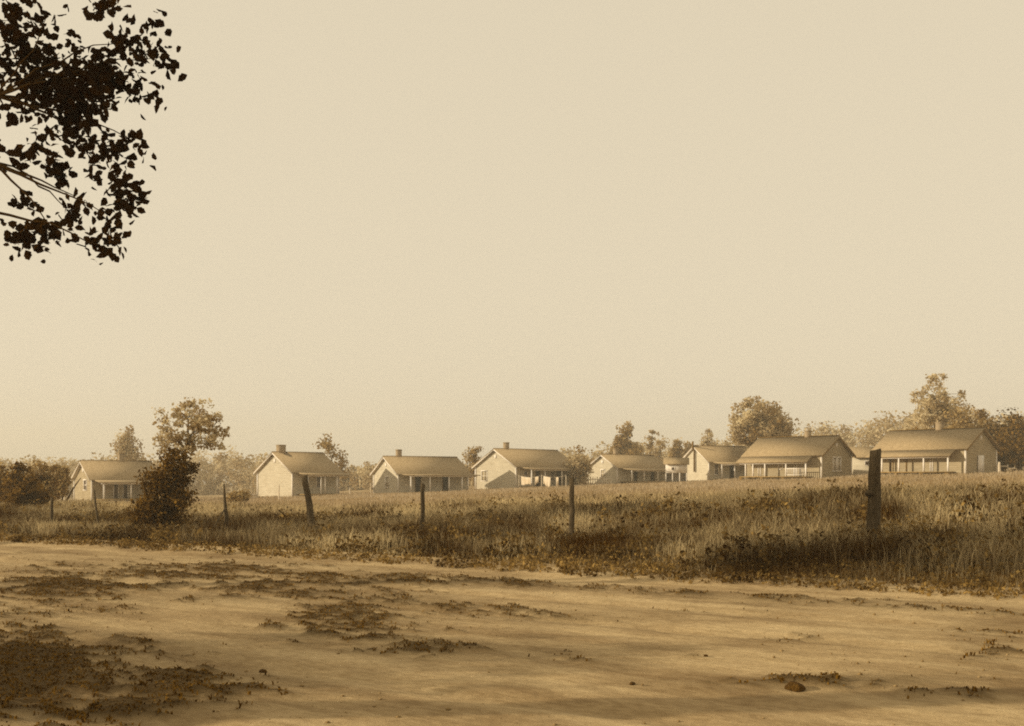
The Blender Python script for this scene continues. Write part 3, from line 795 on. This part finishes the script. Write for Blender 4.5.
        if rail:
            for (ta, tb) in rail:
                rl = MB(); rl.box(sx * ta, sx * tb, -pd - .03, -pd + .03, FL + .72, FL + .8); rl.box(sx * ta, sx * tb, -pd - .025, -pd + .025, FL + .1, FL + .16)
                k = ta + .15
                while k < tb - .05: rl.box(sx * k - .025, sx * k + .025, -pd - .02, -pd + .02, FL + .16, FL + .72); k += .22
                rl.build('porch_railing', M['trim'], root)
    return root

def ops(h, *items):                  # px0, px1, z0, z1, kind on the front wall
    o = []
    for (a, b, z0, z1, k) in items:
        ta, tb = h.t(a), h.t(b); o.append((ta, tb, z0, z1, k))
    return o

G = 'mill village houses in a row across the field'
h1 = House('frame_house', *HOUSES[1])
build_house(h1, 'wall_grey', (0.3, None), posts=[h1.t(q, 1.9) for q in (104, 131, 150)], front=ops(h1, (114, 118, .36, 2.0, 'shut'), (123.5, 127.5, .36, 2.0, 'shut')), gable=[(1.6, 2.5, 1.2, 2.1, 'window')], chim=h1.t(131), steps=1.2)
tag(h1.root, 'leftmost frame house of the row, its porch half hidden by the dark bush', 'house', G)
h2 = House('frame_house', *HOUSES[2])
build_house(h2, 'wall', (0.5, None), posts=[h2.t(q, 1.9) for q in (304, 321, 325, 337)], front=ops(h2, (317, 320.5, 1.0, 2.1, 'window')), chim=.85, chim_w=.72, chim_h=.75)
tag(h2.root, 'white house with a blank sunlit gable and thick chimney near its left ridge end', 'house', G)
h3 = House('frame_house', *HOUSES[3])
build_house(h3, 'wall', (0.4, None), drop=.28, posts=[h3.t(q, 1.9) for q in (411, 430, 449, 462, 468)], front=ops(h3, (415.5, 420.5, .36, 2.15, 'open'), (443, 448, .36, 2.15, 'open')), gable=[(2.2, 3.0, .9, 2.0, 'blind')], chim=h3.t(420) * .62, steps=2.2)
tag(h3.root, 'house with two black open doorways behind its porch posts', 'house', G)
h4 = House('frame_house', *HOUSES[4])
build_house(h4, 'wall', (0.5, None), posts=[h4.t(q, 1.9) for q in (528.5, 545, 561.8, 575)], front=ops(h4, (524.5, 527, 1.0, 2.1, 'window'), (536, 539.5, .36, 2.15, 'open'), (551, 554, 1.0, 2.1, 'window'), (557, 561, .36, 2.15, 'open')), gable=[(4.6, 5.4, 1.0, 2.1, 'blind')], chim=h4.t(528.5) * .9, steps=4.6)
tag(h4.root, 'middle house of the row with white washing hung before its porch', 'house', G)
h5 = House('frame_house', *HOUSES[5])
build_house(h5, 'wall', (0.5, None), posts=[h5.t(q, 1.9) for q in (629, 644, 657.8, 667)], front=ops(h5, (634, 637, .36, 2.05, 'open'), (651, 654, .36, 2.05, 'open')), gable=[(2.1, 2.7, .9, 1.75, 'blind')], chim=h5.t(626) + 1.0, steps=3.0)
tag(h5.root, 'most distant low house, in front of the cone shaped tree', 'house', G)
h6 = House('frame_house', *HOUSES[6])
build_house(h6, 'wall', (0.5, None), posts=[h6.t(q, 1.9) for q in (719.5, 734.7, 746.7)], front=ops(h6, (715, 718, .9, 2.1, 'window'), (730, 734, .36, 2.05, 'open'), (746, 748.5, .36, 2.05, 'open')), chim=None, gable_vent=False)
sp = MB(); sp.tube([(-.2, 2.9, 1.2), (-.2, 2.9, 4.0), (-.42, 2.9, 4.1), (-.42, 2.9, 5.0)], [.11] * 4, 8); sp.build('stovepipe', M['pipe'], h6.root)
tag(h6.root, 'house with a dark stovepipe running up its bright white gable', 'house', G)
h7 = House('frame_house', *HOUSES[7])
build_house(h7, 'wall_grey', (1.0, None), drop=.80, porch_d=1.15, posts=[h7.t(q, 1.15) for q in (806.5, 786, 765, 753)], front=ops(h7, (778, 783, 1.1, 2.0, 'window'), (794, 797, .36, 2.05, 'pale'), (758, 761, .36, 2.05, 'pale')), gable=[(2.3, 2.9, .9, 2.2, 'blind'), (3.2, 3.8, .9, 2.2, 'blind')], chim=h7.t(800) + .9, chim_h=.6, rail=[(1.2, 3.2)])
tag(h7.root, 'house whose dark right gable stands beside the small outbuilding', 'house', G)
h8 = House('frame_house', *HOUSES[8])
build_house(h8, 'wall_grey', (1.0, None), drop=.80, porch_d=1.15, posts=[h8.t(q, 1.15) for q in (948, 923.7, 898.8, 882)], front=ops(h8, (890.5, 893.5, .36, 2.15, 'open'), (905.8, 907.2, .36, 2.05, 'open'), (930, 933, .36, 2.05, 'pale')), chim=h8.t(932.5) + .9, chim_h=.65, chim_w=.6)
pn = MB(); pn.box(.06, .14, 2.2, 3.3, .05, 1.85); pn.build('leaning_panel', M['trim'], h8.root)
rl = MB(); rl.box(.06, 1.3, 5.6, 5.7, .8, .9); rl.box(1.2, 1.3, 3.6, 5.7, .81, .89); rl.box(1.2, 1.3, 5.6, 5.7, -.2, 1.0); rl.box(1.2, 1.3, 3.55, 3.65, -.2, 1.0); rl.build('side_railing', M['stake'], h8.root)
tag(h8.root, 'rightmost house of the row, largest roof, dark narrow doorway on its left', 'house', G)

# open fronted shed beside the stovepipe house and the outbuilding between the last two houses
def shed(name, px, yb, D, rz, w, d, he, hr, label, open_front=False, window=None):
    X = (px - 512) / F_PX * D
    root = empty(name, (X, D, CAM_Z - (yb - HOR) * D / F_PX), math.radians(rz)); tag(root, label, 'shed')
    m = MB()
    if open_front:
        m.box(0, w, 0, .06, he * .52, he)
        for xx in (0.05, w * .33, w * .66, w - .05):
            p_ = MB(); p_.box(xx - .06, xx + .06, -.02, .1, -.3, he * .52 - .003); p_.build('post', M['trim'], root)
    else:
        m.box(0, w, 0, .06, -.3, he)
    m.box(0, .06, .063, d, -.3, he); m.box(w - .06, w, .063, d, -.3, he); m.box(.063, w - .063, d - .06, d, -.3, he)
    for xx in (.03, w - .03): m.tri((xx, 0, he), (xx, d, he), (xx, d / 2, hr))
    m.build('wall', M['trim' if open_front else 'wall'], root)
    r_ = MB(); sl = (hr - he) / (d / 2)
    for sg in (0, 1):
        y0 = -.25 if not sg else d + .25; z0 = he - .25 * sl + .04
        r_.hexa([(-.25, y0, z0), (w + .25, y0, z0), (w + .25, d / 2, hr + .04), (-.25, d / 2, hr + .04)], [(-.25, y0, z0 + .07), (w + .25, y0, z0 + .07), (w + .25, d / 2, hr + .11), (-.25, d / 2, hr + .11)])
    r_.build('roof', M['roof'], root)
    if window:
        f_ = MB(); a, b, z0, z1 = window
        f_.box(a - .08, a, -.04, -.003, z0 - .08, z1 + .08); f_.box(b, b + .08, -.04, -.003, z0 - .08, z1 + .08); f_.box(a, b, -.04, -.003, z1, z1 + .08); f_.box(a, b, -.04, -.003, z0 - .08, z0)
        wn_ = f_.build('window', M['trim'], root)
        g_ = MB(); g_.box(a, b, -.012, -.003, z0, z1); g_.build('pane', M['glass'], wn_)
    return root
shed('open_shed', 665.5, 483.5, 132, -10, 2.55, 1.8, 2.4, 3.0, 'small shed with white boarding above a dark open front, left of the stovepipe gable', True, (.75, 1.05, 1.62, 1.92))
shed('outbuilding', 853.5, 478.5, 119, -8, 4.0, 3.2, 2.35, 3.35, 'low outbuilding with one small dark window between the two rightmost houses', False, (1.25, 1.65, 1.45, 1.85))

# ------------------------------------------------------------------ fence posts
def post(px, ytop, D, vis, r, lean, label, seed, name='fence_post', mat='post', group='old fence posts along the field edge', top_r=.85, slant=0.0):
    x, y, zt = at(px, ytop, D)
    g0 = hz(x - lean * vis, y)
    hh = zt - g0
    root_m = MB()
    rr = np.random.default_rng(seed)
    N = 9
    pts = [np.array([-lean * (1 - i / (N - 1)) * 1.0 + rr.normal() * .012 * (0 < i < N - 1), rr.normal() * .01, -.3 + (hh + .3) * i / (N - 1)]) for i in range(N)]
    rad = [r * (1.12 - (1.12 - top_r) * i / (N - 1)) for i in range(N)]
    root_m.tube(pts, rad, 11, .20, seed)
    o = root_m.build(name, M[mat])
    co = np.array([v.co[:] for v in o.data.vertices])
    hi = co[:, 2] > hh - .02
    co[hi, 2] += slant * co[hi, 0] + rr.normal(size=hi.sum()) * .012
    o.data.vertices.foreach_set('co', co.astype(np.float32).ravel()); o.data.update()
    o.location = (x, y, g0)
    tag(o, label, 'post', group)
    return o
p1 = post(875.5, 450, 18.8, 1.3, .105, .05, 'thickest fence post, near the right, with a broken rail stub on its left side', 1, slant=.25)
st = MB(); st.tube([(-.02, -.02, .90), (-.12, -.05, .93), (-.19, -.05, .90)], [.055, .06, .03], 7, .35, 4)
so = st.build('rail_stub', M['post'], p1)
post(571.5, 478, 22.4, .8, .062, .0, 'straight fence post standing in front of the middle house', 2, slant=.1)
post(423, 484, 24.5, .5, .055, .03, 'short flat topped fence post in front of the house with two doorways', 3, slant=-.2)
post(304.5, 476, 26.5, .85, .075, -.30, 'fence post leaning to the left before the steep roofed house', 4, slant=.4)
p5 = post(224, 484, 28.0, .7, .075, -.12, 'thin ragged fence post with a splintered top right of the dark bush', 5, top_r=.28)
b5 = MB(); b5.tube([(.02, -.04, .72), (-.14, -.06, .45), (-.26, -.06, .22)], [.022, .02, .018], 6, .15, 6); b5.build('brace', M['post'], p5)
post(94, 490, 31, .6, .04, -.18, 'dark stake leaning left below the leftmost house', 6, 'stake', top_r=.6)
post(52, 497, 32, .5, .045, .03, 'low dark fence post at the left end of the row', 7, top_r=.7)
post(64.5, 491, 92, 1, .07, .0, 'white post standing left of the leftmost house', 8, 'yard_post', 'stake', 'white posts around the house yards')
post(279, 484.5, 97, 1, .05, .0, 'white stake in front of the blank sunlit gable', 9, 'yard_post', 'stake', 'white posts around the house yards')
post(350, 488, 112, .8, .07, .0, 'short white post right of the steep roofed house', 10, 'yard_post', 'stake', 'white posts around the house yards')
post(371, 483, 124, 1, .07, .0, 'white post just left of the house with two doorways', 11, 'yard_post', 'stake', 'white posts around the house yards')
post(999.5, 462, 99, 1.2, .12, .0, 'stout white gate post right of the rightmost house', 12, 'yard_post', 'stake', 'white posts around the house yards')
# low white fence left of the steep roofed house
fx0, fy0, fz0 = at(228, 494.5, 108); fx1, fy1, fz1 = at(257, 494.0, 111)
fr = empty('low_fence', (fx0, fy0, hz(fx0, fy0))); tag(fr, 'low white board fence left of the steep roofed house', 'fence')
dx, dy = fx1 - fx0, fy1 - fy0
zt = fz0 - hz(fx0, fy0)
for i in range(4):
    m = MB(); m.box(dx * i / 3 - .05, dx * i / 3 + .05, dy * i / 3 - .05, dy * i / 3 + .05, -.3, zt + .05); m.build('post', M['stake'], fr)
for k in range(2):
    m = MB(); a = zt - .18 - .26 * k
    m.hexa([(0, -.08, a), (dx, dy - .08, a), (dx, dy - .055, a), (0, -.055, a)], [(0, -.08, a + .18), (dx, dy - .08, a + .18), (dx, dy - .055, a + .18), (0, -.055, a + .18)]); m.build('board', M['stake'], fr)

px0, py0, pz0 = at(584, 487, 133); px1, py1, _ = at(611, 487, 131)
pk = empty('picket_fence', (px0, py0, hz(px0, py0))); tag(pk, 'pale picket fence in front of the most distant low house', 'fence')
dx, dy = px1 - px0, py1 - py0
for i in range(13):
    f_ = i / 12
    m = MB(); m.box(dx * f_ - .05, dx * f_ + .05, dy * f_ - .015, dy * f_ + .015, -.2, 1.25 + .08 * math.sin(i * 2.3)); m.build('picket', M['stake'], pk)
for zz in (.35, .95):
    m = MB(); m.hexa([(0, .02, zz), (dx, dy + .02, zz), (dx, dy + .05, zz), (0, .05, zz)], [(0, .02, zz + .08), (dx, dy + .02, zz + .08), (dx, dy + .05, zz + .08), (0, .05, zz + .08)]); m.build('rail', M['stake'], pk)

# ------------------------------------------------------------------ washing before the middle house
cx0, cy0, _ = at(519, 480, 122); cx1, cy1, _ = at(566, 480, 113)
cz = hz(cx0, cy0)
cl = empty('clothesline', (cx0, cy0, cz)); tag(cl, 'washing line on poles in front of the middle house', 'clothesline')
dx, dy = cx1 - cx0, cy1 - cy0
for f_ in (0, .5, 1):
    m = MB(); m.tube([(dx * f_, dy * f_, -.3), (dx * f_, dy * f_, 1.55)], [.04, .035], 6); m.build('pole', M['stake'], cl)
m = MB(); m.tube([(dx * q, dy * q, 1.5 - .2 * math.sin(math.pi * ((q * 2) % 1))) for q in np.linspace(0, 1, 17)], [.008] * 17, 4); m.build('line', M['stake'], cl)
for f0, wd_, hg, lab, nm in ((.05, 2.2, .85, 'wide white bed sheet hung at the left end of the line', 'hung_sheet'), (.36, .75, .75, 'short white cloth hung beside the bed sheet', 'hung_cloth'),
                         (.54, 1.5, .95, 'white sheet hung right of the middle pole', 'hung_sheet'), (.80, .5, 1.1, 'long narrow white garment near the right end of the line', 'hung_cloth')):
    nxq, nzq = 14, 8
    Vs = []
    for j in range(nzq):
        for i in range(nxq):
            q = i / (nxq - 1); f_ = f0 + q * wd_ / math.hypot(dx, dy)
            zz = 1.49 - .2 * math.sin(math.pi * ((f_ * 2) % 1)) - hg * (1 + .14 * math.sin(q * 5 + f0 * 20)) * j / (nzq - 1)
            bl = .12 * math.sin(q * 15 + f0 * 9) * j / (nzq - 1)
            Vs.append((dx * f_ + bl * .3, dy * f_ + bl, zz))
    q4 = [(j * nxq + i, j * nxq + i + 1, (j + 1) * nxq + i + 1, (j + 1) * nxq + i) for j in range(nzq - 1) for i in range(nxq - 1)]
    o = np_obj(nm, Vs, [np.array(q4)], M['cloth'], smooth=True)
    o.location = (cx0, cy0, cz)
    md = o.modifiers.new('thick', 'SOLIDIFY'); md.thickness = .006
    tag(o, lab, 'laundry', 'white washing on the line')

# ------------------------------------------------------------------ clods on the road
def clod(px, py, size, label, seed, group=None):
    y = CAM_Z * F_PX / (py - HOR); x = (px - 512) / F_PX * y
    bm = bmesh.new(); bmesh.ops.create_icosphere(bm, subdivisions=3, radius=1)
    rr = np.random.default_rng(seed); o3 = rr.random(3) * 9
    for v in bm.verts:
        c = v.co; k = 1 + .55 * float(fbm(c.x * 1.3 + o3[0] + c.z, c.y * 1.3 + o3[1] - c.z, seed, 3)) * 1.6
        v.co = Vector((c.x * k * size, c.y * k * size * .8, c.z * k * size * .55))
    me = bpy.data.meshes.new('earth_clod'); bm.to_mesh(me); bm.free(); me.materials.append(M['clod'])
    o = bpy.data.objects.new('earth_clod', me); col.objects.link(o)
    o.location = (x, y, float(road_z(np.array([x]), np.array([y]))[0]) + size * .25); o.rotation_euler = (0, 0, rr.random() * 6)
    tag(o, label, 'clod', group)
clod(795, 694, .075, 'largest dark clod of earth near the bottom right of the road', 1)
for i, (a, b, s_) in enumerate([(263, 672, .035), (632, 688, .025), (734, 584, .035), (706, 662, .022), (352, 605, .03)]):
    clod(a, b, s_, 'small dark clod of earth lying loose on the sandy road', 20 + i, 'small clods on the road')

# ------------------------------------------------------------------ summer haze over the whole field
hb = MB(); hb.box(-640, 640, -90, 680, -6.5, 30)
hm = bpy.data.materials.new('haze_air'); hm.use_nodes = True
hn = hm.node_tree.nodes; hn.clear()
out = hn.new('ShaderNodeOutputMaterial'); pv = hn.new('ShaderNodeVolumePrincipled')
pv.inputs['Color'].default_value = (1.0, .91, .72, 1); pv.inputs['Density'].default_value = 0.00095; pv.inputs['Anisotropy'].default_value = 0.1
hm.node_tree.links.new(pv.outputs[0], out.inputs['Volume'])
hz_o = hb.build('haze', hm); tag(hz_o, 'pale summer haze in the air over the field', 'haze', kind='stuff')
